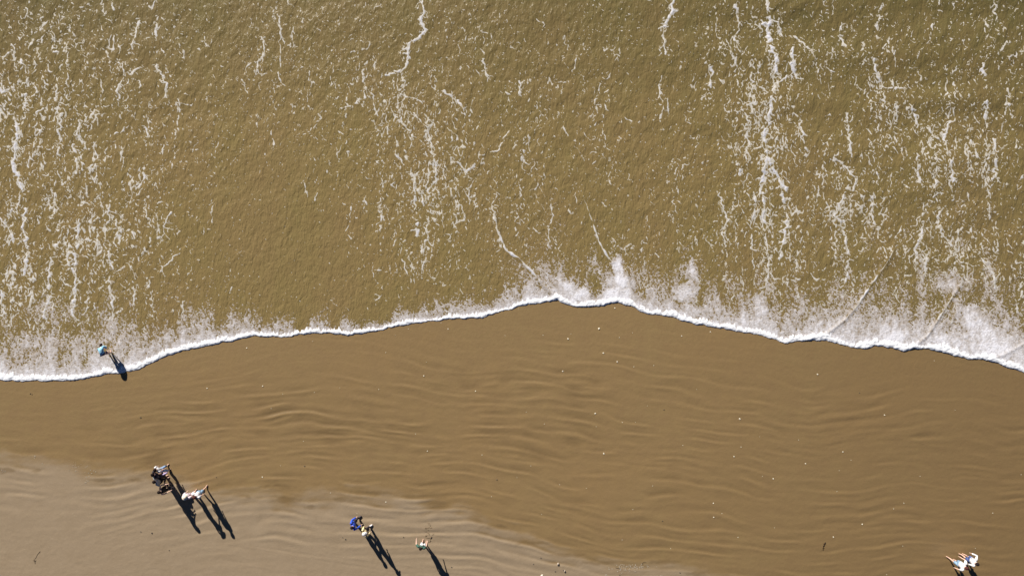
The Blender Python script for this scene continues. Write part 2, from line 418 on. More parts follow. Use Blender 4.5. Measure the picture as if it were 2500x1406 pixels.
TR = [  # traced streaks: half-width, points
 (2.6, [(50,147),(63,167),(60,187),(70,211)]), (3.2, [(63,231),(60,262)]), (2.4, [(139,217),(137,254),(147,294),(147,334),(144,371)]),
 (4.2, [(37,294),(43,321),(37,361),(35,401),(43,435),(57,468)]), (1.8, [(87,294),(87,334),(77,361)]), (1.8, [(177,77),(187,117)]),
 (3.0, [(341,50),(324,97),(321,134)]), (2.4, [(384,40),(378,87)]), (1.6, [(270,85),(264,118)]), (2.2, [(294,150),(304,177),(287,220),(294,241)]),
 (2.4, [(338,164),(318,180)]), (1.8, [(338,197),(341,234)]), (2.4, [(381,160),(406,204),(406,237)]), (1.7, [(164,147),(164,197),(170,230)]),
 (1.6, [(261,127),(267,157)]), (2.2, [(363,257),(366,297)]), (3.2, [(354,311),(361,331)]), (2.2, [(194,294),(187,321),(200,347)]),
 (2.0, [(231,348),(234,378),(231,418)]), (1.6, [(261,361),(257,418)]), (2.6, [(180,354),(184,388),(187,424)]), (3.4, [(351,411),(354,434),(328,468)]),
 (2.4, [(217,408),(227,444)]), (1.8, [(401,331),(399,378)]), (1.5, [(438,247),(435,291)]), (2.0, [(638,90),(642,130),(622,180)]),
 (1.8, [(679,37),(685,87),(682,110),(685,147),(679,187),(692,211)]), (1.5, [(792,264),(769,311)]), (1.5, [(816,160),(806,197)]),
 (2.6, [(23,477),(30,513),(10,544),(37,584),(10,600)]), (1.8, [(53,470),(43,503)]), (2.6, [(134,470),(134,520)]), (2.2, [(117,470),(120,512)]), (3.6, [(63,510),(57,554),(67,590),(63,670)]),
 (2.4, [(77,650),(90,684)]), (3.2, [(147,587),(124,630),(117,677),(124,711),(107,781)]), (3.0, [(197,470),(200,503)]), (3.6, [(194,537),(187,614),(180,657),(187,697),(180,771)]),
 (1.8, [(167,557),(164,604),(177,630)]), (2.2, [(200,584),(222,586),(240,597)]), (3.0, [(217,533),(230,560)]), (2.2, [(267,500),(267,537),(247,567)]), (2.6, [(284,537),(294,594)]),
 (2.0, [(364,480),(354,510),(368,550)]), (2.0, [(324,564),(331,600)]), (2.0, [(418,517),(401,554),(398,587)]), (2.6, [(267,614),(277,654),(264,684),(277,731),(277,791)]),
 (1.8, [(435,620),(391,660)]), (1.6, [(391,637),(403,690)]), (2.0, [(364,684),(374,737),(374,771)]), (2.2, [(324,687),(331,747)]), (3.2, [(5,711),(10,764)]), (2.2, [(448,735),(446,780)]),
 (3.6, [(1030,0),(1034,25),(1028,50),(1034,74),(1022,92),(996,104),(997,134),(984,170),(944,184)]), (2.0, [(912,137),(917,160),(910,194)]),
 (2.2, [(887,170),(890,207),(890,237),(860,254),(833,267)]), (1.8, [(907,227),(920,281)]), (1.8, [(960,200),(960,227),(942,267),(947,318),(947,351),(934,371)]),
 (2.4, [(990,257),(980,301),(1007,331)]), (1.6, [(980,231),(1017,241),(1050,261)]), (2.6, [(1087,221),(1114,247),(1137,281)]), (1.4, [(1010,277),(1030,304),(1044,314)]),
 (2.2, [(1044,314),(1057,368),(1064,394),(1064,441),(1040,468)]), (2.0, [(1004,411),(1014,468)]), (2.6, [(967,378),(984,404)]), (2.2, [(1181,144),(1184,174),(1194,187)]),
 (2.6, [(1117,394),(1141,421),(1158,401)]), (2.4, [(1268,197),(1271,234)]), (1.5, [(1244,314),(1218,364),(1198,374)]),
 (4.6, [(1649,-10),(1632,50),(1624,64)]), (3.2, [(1624,64),(1619,84),(1619,104),(1629,134)]), (1.8, [(1615,187),(1609,241)]), (1.8, [(1629,241),(1632,274)]),
 (1.4, [(1378,80),(1385,120),(1408,137),(1395,190)]), (1.4, [(1315,321),(1308,388),(1298,421)]), (2.2, [(1278,368),(1278,401)]),
 (2.8, [(1794,13),(1801,34),(1804,74),(1794,97)]), (1.8, [(1794,97),(1815,124),(1811,158)]), (4.0, [(1872,-5),(1873,10),(1880,44)]), (6.2, [(1880,44),(1875,81),(1886,120)]), (4.4, [(1886,120),(1895,150),(1895,178)]),
 (4.4, [(1935,118),(1935,158),(1942,191)]), (2.4, [(1942,191),(1955,190)]), (2.6, [(1880,44),(1902,54),(1912,94)]), (3.0, [(1922,185),(1892,205),(1882,235)]), (4.2, [(1882,235),(1878,296),(1865,329),(1872,386),(1855,470)]),
 (4.4, [(1872,386),(1895,420),(1919,467)]), (2.0, [(1935,84),(1969,111),(1989,141),(2003,181)]), (3.6, [(1741,161),(1734,192),(1737,215)]), (1.5, [(1774,97),(1788,131),(1804,181)]),
 (2.4, [(1835,178),(1838,276)]), (2.0, [(1808,242),(1825,296),(1825,336),(1821,386)]), (2.8, [(1802,400),(1806,428)]), (2.4, [(1952,292),(1969,370)]), (1.8, [(2023,188),(2026,235)]),
 (2.4, [(2067,276),(2073,326),(2080,386)]), (2.6, [(2009,403),(2009,447)]), (2.4, [(2033,390),(2060,402),(2087,433),(2083,467)]), (2.6, [(2157,7),(2147,50),(2144,97)]),
 (2.6, [(2130,141),(2147,195),(2164,215),(2208,215)]), (2.0, [(2160,228),(2157,265),(2144,286),(2171,306)]), (2.6, [(2056,57),(2046,87),(2067,111)]), (3.6, [(2221,255),(2245,309)]),
 (2.8, [(2265,306),(2288,339)]), (3.4, [(2319,296),(2305,339),(2319,386),(2325,454)]), (3.4, [(2238,376),(2245,447)]), (2.4, [(2285,376),(2282,460)]), (4.0, [(2409,249),(2406,292)]),
 (3.6, [(2466,235),(2466,272)]), (3.4, [(2399,155),(2399,181)]), (1.8, [(2386,296),(2409,323),(2409,340)]), (3.2, [(2426,339),(2433,403),(2423,437)]), (1.8, [(2184,124),(2186,168)]),
 (1.8, [(2429,0),(2436,50)]), (2.0, [(2369,343),(2386,386)]), (1.8, [(2413,403),(2399,467)]),
 (2.2, [(1757,470),(1764,507),(1778,537),(1761,571),(1771,604)]), (2.8, [(1840,470),(1845,500),(1838,540)]), (3.4, [(1862,470),(1868,547)]), (1.8, [(1835,571),(1838,658)]),
 (2.0, [(1868,571),(1875,638),(1868,705)]), (4.2, [(1909,470),(1922,524),(1915,581),(1902,638)]), (1.8, [(1928,597),(1930,635)]), (2.8, [(2060,477),(2040,524),(2060,564),(2070,611),(2067,688)]),
 (2.0, [(2040,564),(2040,638)]), (2.6, [(2130,470),(2130,537),(2141,564)]), (2.8, [(2261,541),(2235,604),(2235,658)]), (2.2, [(2254,497),(2250,535)]), (2.4, [(2265,615),(2255,672)]),
 (2.8, [(2309,504),(2288,530),(2298,567),(2325,604)]), (2.0, [(2413,470),(2413,537)]), (2.6, [(2396,631),(2429,678),(2429,705)]), (1.5, [(1955,614),(1948,660)]),
 (4.0, [(1020,547),(1017,574)]), (3.0, [(1012,478),(1010,490)]), (2.4, [(1030,478),(1031,505)]), (2.0, [(930,487),(930,564)]), (2.0, [(1214,470),(1204,510),(1214,564),(1224,604)]), (1.6, [(1345,470),(1348,520),(1338,557),(1341,604)]),
 (1.6, [(1077,500),(1077,537)]), (1.8, [(1041,520),(1044,610)]), (1.8, [(980,604),(994,670)]), (2.0, [(1031,597),(1034,670)]), (3.0, [(5,140),(22,128)]), (3.0, [(0,215),(6,226),(34,208)]),
]
pr = random.Random(11)
def worm(u, v, length, w, ang=None, jit=.5):
    a = math.pi / 2 + pr.gauss(0, .55) if ang is None else ang
    n = max(1, int(length / 5)); pts = [(u, v)]; ws = [w * pr.uniform(.35, .8)]
    for k in range(n):
        a += pr.gauss(0, jit); a = a * .85 + .15 * math.pi / 2
        st = length / n
        u += math.cos(a) * st; v += math.sin(a) * st
        pts.append((u, v)); ws.append(w * pr.uniform(.4, 1.15))
    stroke(pts, [q * .82 for q in ws])
    return pts
def sub(pts, step=7, j=2.2):
    out = [pts[0]]
    for (a, b), (c, d) in zip(pts[:-1], pts[1:]):
        L = math.hypot(c - a, d - b); n = max(1, int(L / step))
        for k in range(1, n + 1):
            t = k / n; out.append((a + (c - a) * t + pr.gauss(0, j), b + (d - b) * t + pr.gauss(0, j * .5)))
    return out
for w, pts in TR:
    p = sub(pts)
    ws = [w * .85 * pr.uniform(.4, 1.35) if pr.random() > .1 else -1.0 for _ in p]
    stroke(p, ws)
    if w >= 2.0:                                        # a second strand and side branches
        stroke([(a + pr.gauss(0, w * 1.3), b) for a, b in p], [q * .5 for q in ws])
        for a, b in p:
            if pr.random() < .33: worm(a, b, pr.uniform(6, 20), w * .5, pr.uniform(-.6, 3.6))
            for _q in range(3):
                if pr.random() < .6: worm(a + pr.gauss(0, 9), b + pr.gauss(0, 6), pr.uniform(2, 11), pr.uniform(.9, 1.7))
# random worms and flecks by density
def scatter(n, fn):
    uu_ = rng.uniform(u0, u1, n); vv_ = rng.uniform(v0, 900, n)
    d = dens(uu_, vv_) * (0.45 + .9 * np.clip(.5 + .9 * P(uu_ / 45, vv_ / 110, 51), 0, 1))
    ok = rng.random(n) < d
    ok &= vv_ < np.interp(uu_, _fu, _fv) - 40
    for a, b in zip(uu_[ok], vv_[ok]): fn(float(a), float(b))
scatter(1300, lambda a, b: worm(a, b, pr.uniform(8, 34), pr.uniform(1.0, 1.9) * float(size(a, b)) ** .7, jit=.75))
scatter(40000, lambda a, b: worm(a, b, pr.uniform(.5, 5.5) * float(size(a, b)), pr.uniform(.85, 1.45) * float(size(a, b)) ** .6, pr.uniform(0, math.pi)))
# broken vertical chains
def chain(a, b):
    n = pr.randint(6, 26); x = a; y = b; k = float(size(a, b)) ** .8
    dr = pr.gauss(0, 2.2)
    for _ in range(n):
        if y > float(np.interp(x, _fu, _fv)) - 35: break
        if pr.random() < .62: worm(x, y, pr.uniform(5, 17), pr.uniform(.9, 2.1) * k, math.pi / 2 + pr.gauss(0, .45), .4)
        if pr.random() < .5: worm(x + pr.gauss(0, 7), y + pr.gauss(0, 5), pr.uniform(2, 8), pr.uniform(.8, 1.4) * k, pr.uniform(0, math.pi))
        y += pr.uniform(7, 14); x += dr + pr.gauss(0, 4); dr = dr * .8 + pr.gauss(0, 1.2)
scatter(330, chain)
# some sparse dots everywhere
def dots(n):
    for _ in range(n):
        a = pr.uniform(u0, u1); b = pr.uniform(v0, 820)
        if pr.random() < .25 + 1.5 * float(dens(a, b)) and b < float(np.interp(a, _fu, _fv)) - 30: stroke([(a, b), (a + .5, b + 1)], [pr.uniform(.5, 1.0)] * 2)
dots(9000)
# connected lace: thin threads of foam drawn out along the flow
DG = np.zeros_like(F)
for j in range(0, NY, 64): DG[j:j + 64] = dens(FU[j:j + 64], FV[j:j + 64])
for (su_, sv_, k_, sd_, gain) in ((17, 40, 1.15, 71, 1.0), (10, 21, .95, 74, .85)):
    lw = FU * 1.0 + .9 * wob_u + 6 * P(FU / 40, FV / 40, sd_ + 2); lv = FV + .9 * wob_v
    n_ = P(lw / su_, lv / sv_, sd_)
    msk = DG * 1.15 * gain + .85 * P(FU / 22, FV / 80, sd_ + 1) + .30 * P(FU / 9, FV / 13, sd_ + 4) - 1.04 - .22 * sstep(500, 150, FU) - .12 * sstep(1900, 2300, FU)
    wd = k_ * (.75 + .5 * sstep(650, 250, FU) + .2 * sstep(1650, 2100, FU)) * (1 + .6 * P(FU / 8, FV / 10, sd_ + 5))
    F = np.maximum(F, np.minimum(wd - np.abs(n_) * su_ * .62, msk * 6))
# lace inside broad foam
hole = P(FU / 6, FV / 7, 45)
F = np.where(F > 1.6, F - 2.6 * sstep(.25, .7, hole), F)
F += (.45 * P(FU / 4.3 + .3 * FV / 4, FV / 4.6, 46) + .95 * P(FU / 7, FV / 8 + .2 * FU / 8, 64)) * sstep(-1, .8, F)

# mist of fresh foam behind the front
FRV = front_v(FU[0])[None, :].astype(np.float32)
Q = FRV - FV
reach = 34 + 26 * P(FU / 70, FV * 0 + 1, 52) + 22 * P(FU / 24, FV / 200, 53)
band = np.interp(us, [-60, 200, 500, 700, 900, 1150, 1300, 1450, 1700, 1850, 2100, 2350, 2560], [150, 150, 95, 32, 28, 52, 105, 100, 95, 105, 160, 190, 190]).astype(np.float32)[None, :]
D = np.exp(-np.clip(Q, 0, None) / np.clip(reach * band / 68, 6, None)) * 1.0
D = np.maximum(D, .54 * np.exp(-(np.clip(Q - 10, 0, None) / (band * 1.25 * (1 + .5 * P(FU / 55, FV / 300, 54)))) ** 2) * sstep(-.5, .45, P(FU / 40, FV / 110, 55) + .28))
MIST = [(2230, 800, 150, 50, .46), (2400, 800, 110, 60, .5), (2180, 825, 60, 24, 1.0), (2300, 835, 60, 22, .9), (2420, 850, 80, 30, 1.0), (2380, 790, 30, 40, .8), (2120, 830, 40, 18, .9), (2000, 815, 60, 20, .6), (1700, 760, 80, 24, .6), (1830, 790, 60, 24, .75), (1530, 730, 24, 14, .95), (1290, 745, 70, 16, .7), (1120, 765, 80, 14, .5),
        (1512, 655, 16, 24, .9), (1514, 690, 24, 28, 1.0), (1500, 722, 38, 22, 1.0), (1385, 705, 20, 22, .85), (1408, 722, 34, 18, 1.0), (1370, 690, 10, 12, .6), (1345, 708, 24, 14, .6), (1690, 665, 24, 30, .6),
        (1672, 715, 34, 34, .72), (1290, 735, 30, 20, .6), (1240, 745, 30, 16, .55), (1855, 755, 24, 34, .7), (1840, 790, 40, 20, .6), (2010, 760, 26, 18, .5), (2140, 760, 24, 24, .55), (2160, 800, 40, 24, .8), (2190, 820, 50, 22, .85),
        (2290, 800, 40, 24, .62), (2360, 770, 36, 30, .75), (2400, 820, 60, 34, .85), (2330, 850, 60, 16, .8), (2430, 860, 40, 20, .8), (2480, 870, 30, 30, .75), (1395, 735, 50, 8, .9),
        (100, 840, 120, 40, .45), (420, 810, 70, 26, .42), (330, 850, 70, 26, .45), (1035, 765, 12, 14, .6), (608, 806, 10, 12, .8), (130, 770, 90, 40, .35), (2320, 690, 60, 40, .45), (1560, 690, 90, 40, .32), (1330, 660, 90, 40, .32)]
pw = P(FU / 22, FV / 30, 56) * 14; ph = P(FU / 22, FV / 30, 57) * 12
for a, b, ra, rb, k in MIST:
    D = np.maximum(D, 1.12 * k * np.exp(-(np.clip((((FU + pw - a) / (1.12 * ra)) ** 2 + ((FV + ph - b) / (1.12 * rb)) ** 2), 0, 40)) * .8))
ra_, rb_ = (FU * .86 + FV * .51) + .9 * wob_u, (FV * .86 - FU * .51) + .9 * wob_v
fz = .62 * P(ra_ / 3.0, rb_ / 3.4, 47) + .40 * P((FU * .9 - FV * .43) / 7.0, (FV * .9 + FU * .43) / 9.0, 48) + .30 * P(FU / 20, FV / 48, 49)
Fm = (fz * 1.3 + 2.6 * D - .96) * 1.9
Fm = np.where(D > .04, Fm, -9)
# creases carry a thin line of foam
for pts, h in CREASE:
    if h < .01: continue
    us_ = [p[0] for p in pts]; vv2 = [p[1] for p in pts]
    i0 = max(int((min(us_) - 20 - u0) / G), 0); i1 = min(int((max(us_) + 20 - u0) / G), NX)
    j0 = max(int((min(vv2) - 20 - v0) / G), 0); j1 = min(int((max(vv2) + 20 - v0) / G), NY)
    d, sd = seg_dist(FU[j0:j1, i0:i1] + .6 * wob_u[j0:j1, i0:i1], FV[j0:j1, i0:i1] + .6 * wob_v[j0:j1, i0:i1], pts)
    tp = sstep(0, .6, (FV[j0:j1, i0:i1] - min(vv2)) / (max(vv2) - min(vv2) + 1))
    w = (h * 75 + .8) * (.35 + .65 * tp) * (1 + 1.1 * P(FU[j0:j1, i0:i1] / 15, FV[j0:j1, i0:i1] / 15, 58)) - .6
    F[j0:j1, i0:i1] = np.maximum(F[j0:j1, i0:i1], w - d)
mist = ((Fm > F) | (D > .45)).astype(np.float32)
veil = np.clip(1.15 * D - .26 + .22 * P(FU / 9, FV / 16, 65) + .42 * fz, 0, 1)
F = np.where(Q > 8, np.maximum(F, Fm), Fm)
# the front itself: a rounded white lip
W = 12.5 + 7 * P(FU / 60, FV * 0 + 5, 59) + 3.2 * P(FU / 13, FV * 0 + 9, 60) + 2.6 * P(FU / 5, FV / 14, 61)
W = W * np.interp(us, [-60, 300, 400, 620, 700, 860, 1000, 1300, 1400, 1500, 2560], [1.25, 1.1, 1.3, .95, .7, 1.0, .75, .85, 1.3, 1.1, 1.35]).astype(np.float32)[None, :]
lip = np.where(Q < 2.2, Q, np.minimum(2.2 + (Q - 2.2) * .6, 4.5))
lip = np.minimum(lip, (W - Q) * .6 + 4.0 * P(FU / 4.5, FV / 12, 62))
F = np.where(Q > -3, np.maximum(F, lip), -9)
F = np.where(Q < 0, np.minimum(F, Q), F)
lipness = sstep(-.5, 2.2, lip) * (Q > -3)
gx, gy = np.meshgrid(X(us), Y(vs_))
WZ = water_z(gx, gy); SZ = sand_z(gx, gy)
base = np.where(Q > 3, WZ, np.maximum(WZ, SZ))
hgt = np.where(F > 0, 0.0045 * np.clip(F, 0, 6), 0.006 * np.clip(F, -3, 0))
bulge = 0.045 * np.sqrt(np.clip(Q / 4.0, 0, 1)) * sstep(0, 1, np.clip((W * 1.1 - Q) / 10, 0, 1)) * (Q > 0) * (.75 + .4 * P(FU / 9, FV / 6, 63)) * np.clip(F, 0, 1)
ZF = base + hgt + bulge
thick = np.clip(F / 6.0 + .06, 0, .55) + .12 * np.clip(D - .45, 0, 1) * (F > .4)
thick = np.maximum(thick, .35 + .65 * lipness * np.ones_like(F) - .0) * (lipness > .05) + thick * (lipness <= .05)
thick = np.clip(thick + .28 * sstep(.62, .95, D) * (F > 0), 0, 1)
on = F > 0
cell = on[:-1, :-1] | on[1:, :-1] | on[:-1, 1:] | on[1:, 1:]
frontcell = (Q[:-1, :-1] < 24)
for nm, kp in (('sea_foam', cell & ~frontcell), ('shore_foam', cell & frontcell)):
    o = bpy.data.objects.new(nm, grid_mesh(nm, X(us), Y(vs_), ZF, kp, {'thick': thick, 'mist': mist * (1 - np.clip(lipness, 0, 1)), 'veil': veil}))
    # rows run landwards, so turn the faces up
    o.data.flip_normals()
    o.data.materials.append(M_FOAM); link(o); tag(o, kind='stuff')
    print(nm, len(o.data.polygons))
sc.objects['sea_foam']['label'] = 'white foam streaks and flecks floating on the brown water'
sc.objects['shore_foam']['label'] = 'bright white foam lip along the edge of the wave on the sand'

# ------------------------------------------------------------------ mesh builders for small things
def sz(x, y): return float(sand_z(np.array([x]), np.array([y]))[0])
def wz(x, y): return float(water_z(np.array([x]), np.array([y]))[0])

def bm_obj(name, bm, material, parent=None, smooth=True):
    me = bpy.data.meshes.new(name); bm.to_mesh(me); bm.free()
    if smooth: me.polygons.foreach_set('use_smooth', np.ones(len(me.polygons), bool))
    me.materials.append(material)
    return link(bpy.data.objects.new(name, me), parent)

def loft(bm, rings, n=12, cap=True):
    """rings: list of (center, axis_a, axis_b) vectors giving ellipses"""
    prev = None; allr = []
    for c, a, b in rings:
        r = [bm.verts.new(c + a * math.cos(2 * math.pi * k / n) + b * math.sin(2 * math.pi * k / n)) for k in range(n)]
        if prev:
            for k in range(n): bm.faces.new((prev[k], prev[(k + 1) % n], r[(k + 1) % n], r[k]))
        prev = r; allr.append(r)
    if cap:
        bm.faces.new(allr[0][::-1]); bm.faces.new(allr[-1])
def tube(bm, pts, radii, n=8):
    pts = [Vector(p) for p in pts]; rings = []
    for i, p in enumerate(pts):
        t = (pts[min(i + 1, len(pts) - 1)] - pts[max(i - 1, 0)]).normalized()
        s = t.cross(Vector((0, 0, 1)))
        if s.length < .1: s = t.cross(Vector((0, 1, 0)))
        s.normalize(); b = t.cross(s)
        r = radii[i] if hasattr(radii, '__len__') else radii
        rings.append((p, s * r, b * r))
    loft(bm, rings, n)
def blob(bm, c, ax, n=10, m=6, jit=0.0, rnd=None):
    """ellipsoid; ax = three axis vectors"""
    rings = []
    for j in range(m + 1):
        ph = math.pi * (j + .25 * (j == 0) - .25 * (j == m)) / m
        k = 1 + (rnd.uniform(-jit, jit) if rnd else 0)
        rings.append((c + ax[2] * math.cos(ph), ax[0] * math.sin(ph) * k, ax[1] * math.sin(ph) * k))
    loft(bm, rings, n)

# ------------------------------------------------------------------ people
SKIN = mat('skin', (0.62, 0.40, 0.30), .55, .4)
SKIN_D = mat('tanned_skin', (0.42, 0.25, 0.17), .55, .4)
C = dict(white=cloth('white_cotton', (.70, .69, .70)), black=cloth('black_cloth', (.018, .018, .022)), dark=cloth('dark_cloth', (.045, .038, .05)), denim=cloth('light_denim', (.24, .38, .60)),
         jeans=cloth('blue_jeans', (.05, .11, .34)), denim2=cloth('faded_denim', (.23, .34, .46)), grey=cloth('grey_jersey', (.42, .46, .46)), pink=cloth('pale_pink_cotton', (.72, .60, .64)),
         blue=cloth('royal_blue_nylon', (.03, .10, .62), rough=.5), yellow=cloth('pale_yellow_cotton', (.80, .66, .36)), green=cloth('dark_green_jersey', (.05, .11, .085)),
         navy=cloth('navy_cotton', (.015, .025, .08)), sky=cloth('light_blue_cotton', (.30, .56, .72)), blueshort=cloth('slate_blue_shorts', (.07, .10, .24)), straw=cloth('cream_straw', (.80, .68, .56)),
         lilac=cloth('lilac_fabric', (.42, .34, .52)))
HAIR = cloth('dark_hair', (.018, .010, .008), 40); HAIR_R = cloth('auburn_hair', (.075, .022, .018), 40)
SHOE_D = mat('dark_shoe', (.05, .04, .05), .6); SHOE_W = mat('white_shoe', (.75, .70, .68), .6)
EYE = mat('eye', (.03, .02, .02), .2)

def skin_mesh(name, verts, edges, radii, material, parent):
    me = bpy.data.meshes.new(name + '_cage'); me.from_pydata([tuple(v) for v in verts], edges, [])
    o = bpy.data.objects.new(name + '_cage', me); sc.collection.objects.link(o)
    mod = o.modifiers.new('skin', 'SKIN'); mod.use_smooth_shade = True; mod.branch_smoothing = .4
    sub_ = o.modifiers.new('sub', 'SUBSURF'); sub_.levels = 1
    sv = me.skin_vertices[0].data if len(me.skin_vertices) else None
    if sv is None:
        me.attributes.new('x', 'FLOAT', 'POINT')
    for i, r in enumerate(radii):
        sv[i].radius = r if isinstance(r, tuple) else (r, r)
        sv[i].use_root = (i == 0)
    dg = bpy.context.evaluated_depsgraph_get(); dg.update()
    out = bpy.data.meshes.new_from_object(o.evaluated_get(dg))
    bpy.data.objects.remove(o); bpy.data.meshes.remove(me)
    out.name = name
    out.materials.clear(); out.materials.append(material)
    out.polygons.foreach_set('use_smooth', np.ones(len(out.polygons), bool))
    return link(bpy.data.objects.new(name, out), parent)

def to_world(pu, pv, z):
    """the point at height z that the survey grid shows at (pu, pv)"""
    k = (CAM_H - z) / CAM_H
    return Vector((float(X(pu)) * k, float(Y(pv)) * k, z))

def person(label, feet, head, heading, H=1.66, top='white', top_mat=None, sleeves='short', bottom='shorts', bottom_mat='denim', hair='short', hair_mat=None,
           arms=((.06, .03), (-.06, .03)), shoes=None, hat=None, skin=None, bent=False, ground='sand', broad=1.0, group=None, extra=None):
    skin = skin or SKIN; hair_mat = hair_mat or HAIR
    th = math.radians(heading)
    f = Vector((math.cos(th), math.sin(th), 0)); r = Vector((math.sin(th), -math.cos(th), 0)); up = Vector((0, 0, 1))
    gz = wz if ground == 'water' else sz
    fp = [Vector((float(X(a)), float(Y(b)), 0)) for a, b in feet]
    mid = (fp[0] + fp[1]) / 2
    g0 = gz(mid.x, mid.y) - (.03 if ground == 'water' else 0.0)
    for p in fp: p.z = (g0 if ground == 'water' else gz(p.x, p.y)) - g0
    root = bpy.data.objects.new('person', None); root.location = (mid.x, mid.y, g0); root.empty_display_size = .3
    link(root); tag(root, label, 'person', group)
    O = Vector((mid.x, mid.y, 0))
    fp = [p - O for p in fp]
    # right foot = the one further to the right of the heading
    if (fp[0] - fp[1]).dot(r) < 0: fp = [fp[1], fp[0]]
    hz = .93 * H if not bent else .50 * H
    hd = to_world(*head, hz + g0) - O; hd.z = hz
    disp = Vector((hd.x, hd.y, 0))
    mx = .22 * H if not bent else .55 * H
    if disp.length > mx: disp = disp * (mx / disp.length)
    if not bent:
        pelvis = disp * .28 + up * .53 * H; waist = disp * .45 + up * .61 * H; chest = disp * .72 + up * .73 * H
        nb = disp * .88 + up * .825 * H; neck = disp * .94 + up * .86 * H; hc = disp * 1.0 + up * .925 * H
        bu = (hc - pelvis).normalized()
    else:
        pelvis = -disp * .10 + up * .50 * H; waist = disp * .22 + up * .545 * H; chest = disp * .50 + up * .545 * H
        nb = disp * .74 + up * .52 * H; neck = disp * .85 + up * .505 * H; hc = disp * 1.0 + up * .49 * H
        bu = (nb - pelvis).normalized()
    bf = (f - bu * f.dot(bu)).normalized() if not bent else bu.cross(r).normalized() * -1
    if bent and bf.z > 0: bf = -bf
    br = r
    h = H
    hipw = .050 * h; shw = .104 * h * broad
    V_, E_, R_ = [], [], []
    def add(p, rad, par=None):
        V_.append(Vector(p)); R_.append(rad); i = len(V_) - 1
        if par is not None: E_.append((par, i))
        return i
    iP = add(pelvis, (.078 * h, .06 * h)); iW = add(waist, (.065 * h, .05 * h), iP); iC = add(chest, (.082 * h, .058 * h), iW)
    iN = add(nb, (.045 * h, .04 * h), iC); iK = add(neck, .030 * h, iN)
    hu = bu if not bent else (bu * .7 + up * -.3).normalized()
    i1 = add(hc - hu * .02 * h, (.044 * h, .048 * h), iK); i2 = add(hc + hu * .03 * h, (.045 * h, .050 * h), i1); add(hc + hu * .06 * h, .030 * h, i2)
    hf = bf if not bent else (-up + bu * .2).normalized()
    add(hc - hu * .012 * h + hf * .062 * h, .008 * h, i1)                          # nose
    for s in (1, -1): add(hc + br * s * .056 * h - hu * .01 * h, .009 * h, i1)      # ears
    J = {}
    for k, s in enumerate((1, -1)):                                                # legs
        hip = pelvis + br * s * hipw - bu * .02 * h if not bent else pelvis + br * s * hipw
        foot = fp[k]; ank = Vector((foot.x, foot.y, foot.z + .045 * h)) - f * .03 * h
        kn = (hip + ank) / 2 + f * .035 * h
        toe = Vector((foot.x, foot.y, foot.z + .016 * h)) + f * .085 * h
        ih = add(hip, .052 * h, iP); im = add((hip + kn) / 2 + f * .01 * h, .045 * h, ih); ik = add(kn, .032 * h, im)
        ic = add(kn * .6 + ank * .4 - f * .012 * h, .031 * h, ik); ia = add(ank, .021 * h, ic)
        ib = add(Vector((foot.x, foot.y, foot.z + .022 * h)) + f * .02 * h, .021 * h, ia); add(toe, .015 * h, ib)
        J[('hip', s)] = hip; J[('knee', s)] = kn; J[('ank', s)] = ank; J[('toe', s)] = toe
    for k, s in enumerate((1, -1)):                                                # arms: arms[k] = hand offset (forward, out, optional height)
        a = arms[k]; shp = nb + br * s * shw - bu * .015 * h
        hh = a[2] if len(a) > 2 else (.49 if not bent else .16)
        hand = Vector((shp.x, shp.y, 0)) + f * a[0] * h + r * s * a[1] * h + up * hh * h
        dv = hand - shp; L = .31 * h
        if dv.length > L: hand = shp + dv.normalized() * L
        dl = (hand - shp).length; bend = math.sqrt(max(0, (L / 2) ** 2 - (dl / 2) ** 2))
        el = (shp + hand) / 2 + (r * s * .5 - f * .8 - up * .2).normalized() * bend
        is_ = add(shp, .033 * h, iC); ie = add(el, .025 * h, is_); iw = add(hand, .017 * h, ie)
        dirn = (hand - el).normalized(); sd = dirn.cross(r * s); sd = sd.normalized() if sd.length > .1 else f
        ip = add(hand + dirn * .030 * h, (.017 * h, .011 * h), iw); ip2 = add(hand + dirn * .048 * h, (.017 * h, .010 * h), ip)
        add(add_v := hand + dirn * .034 * h + sd * .030 * h, .0058 * h, iw)         # thumb
        for q, (off, ln) in enumerate(((-.018, .036), (-.006, .044), (.006, .041), (.018, .031))):
            b0 = hand + dirn * .062 * h + sd * off * h
            ii = add(b0, .0056 * h, ip2); add(b0 + dirn * ln * .55 * h - r * s * .006 * h, .0050 * h, ii)
        J[('sh', s)] = shp; J[('el', s)] = el; J[('hand', s)] = hand
    skin_mesh('body', V_, E_, R_, skin, root)
    # clothes ------------------------------------------------ 
    tm = C[top_mat or 'white']; bmn = C[bottom_mat]
    bm = bmesh.new()
    low = pelvis + bu * (-.02 if top != 'coat' else -.12) * h
    hem = 1.0 if top != 'coat' else 1.15
    loft(bm, [(low, br * .098 * h * hem * broad, bf * .074 * h * hem), (waist, br * .086 * h * broad, bf * .066 * h), ((waist + chest) / 2 + bf * .004, br * .094 * h * broad, bf * .070 * h), (chest, br * .106 * h * broad, bf * .074 * h),
              ((chest + nb) / 2, br * .110 * h * broad, bf * .068 * h), (nb - bu * .006 * h, br * .088 * h * broad, bf * .050 * h), (nb + bu * .012 * h, br * .045 * h, bf * .040 * h)], 18)
    for s in (1, -1):
        a, e, hnd = J[('sh', s)], J[('el', s)], J[('hand', s)]
        a0 = a - br * s * .03 * h
        if sleeves == 'long': tube(bm, [a0, a, (a + e) / 2, e, (e + hnd) / 2, hnd], [.042 * h, .044 * h, .036 * h, .033 * h, .028 * h, .024 * h], 10)
        elif sleeves == 'short': tube(bm, [a0, a, a * .45 + e * .55, a * .25 + e * .75], [.042 * h, .046 * h, .043 * h, .044 * h], 10)
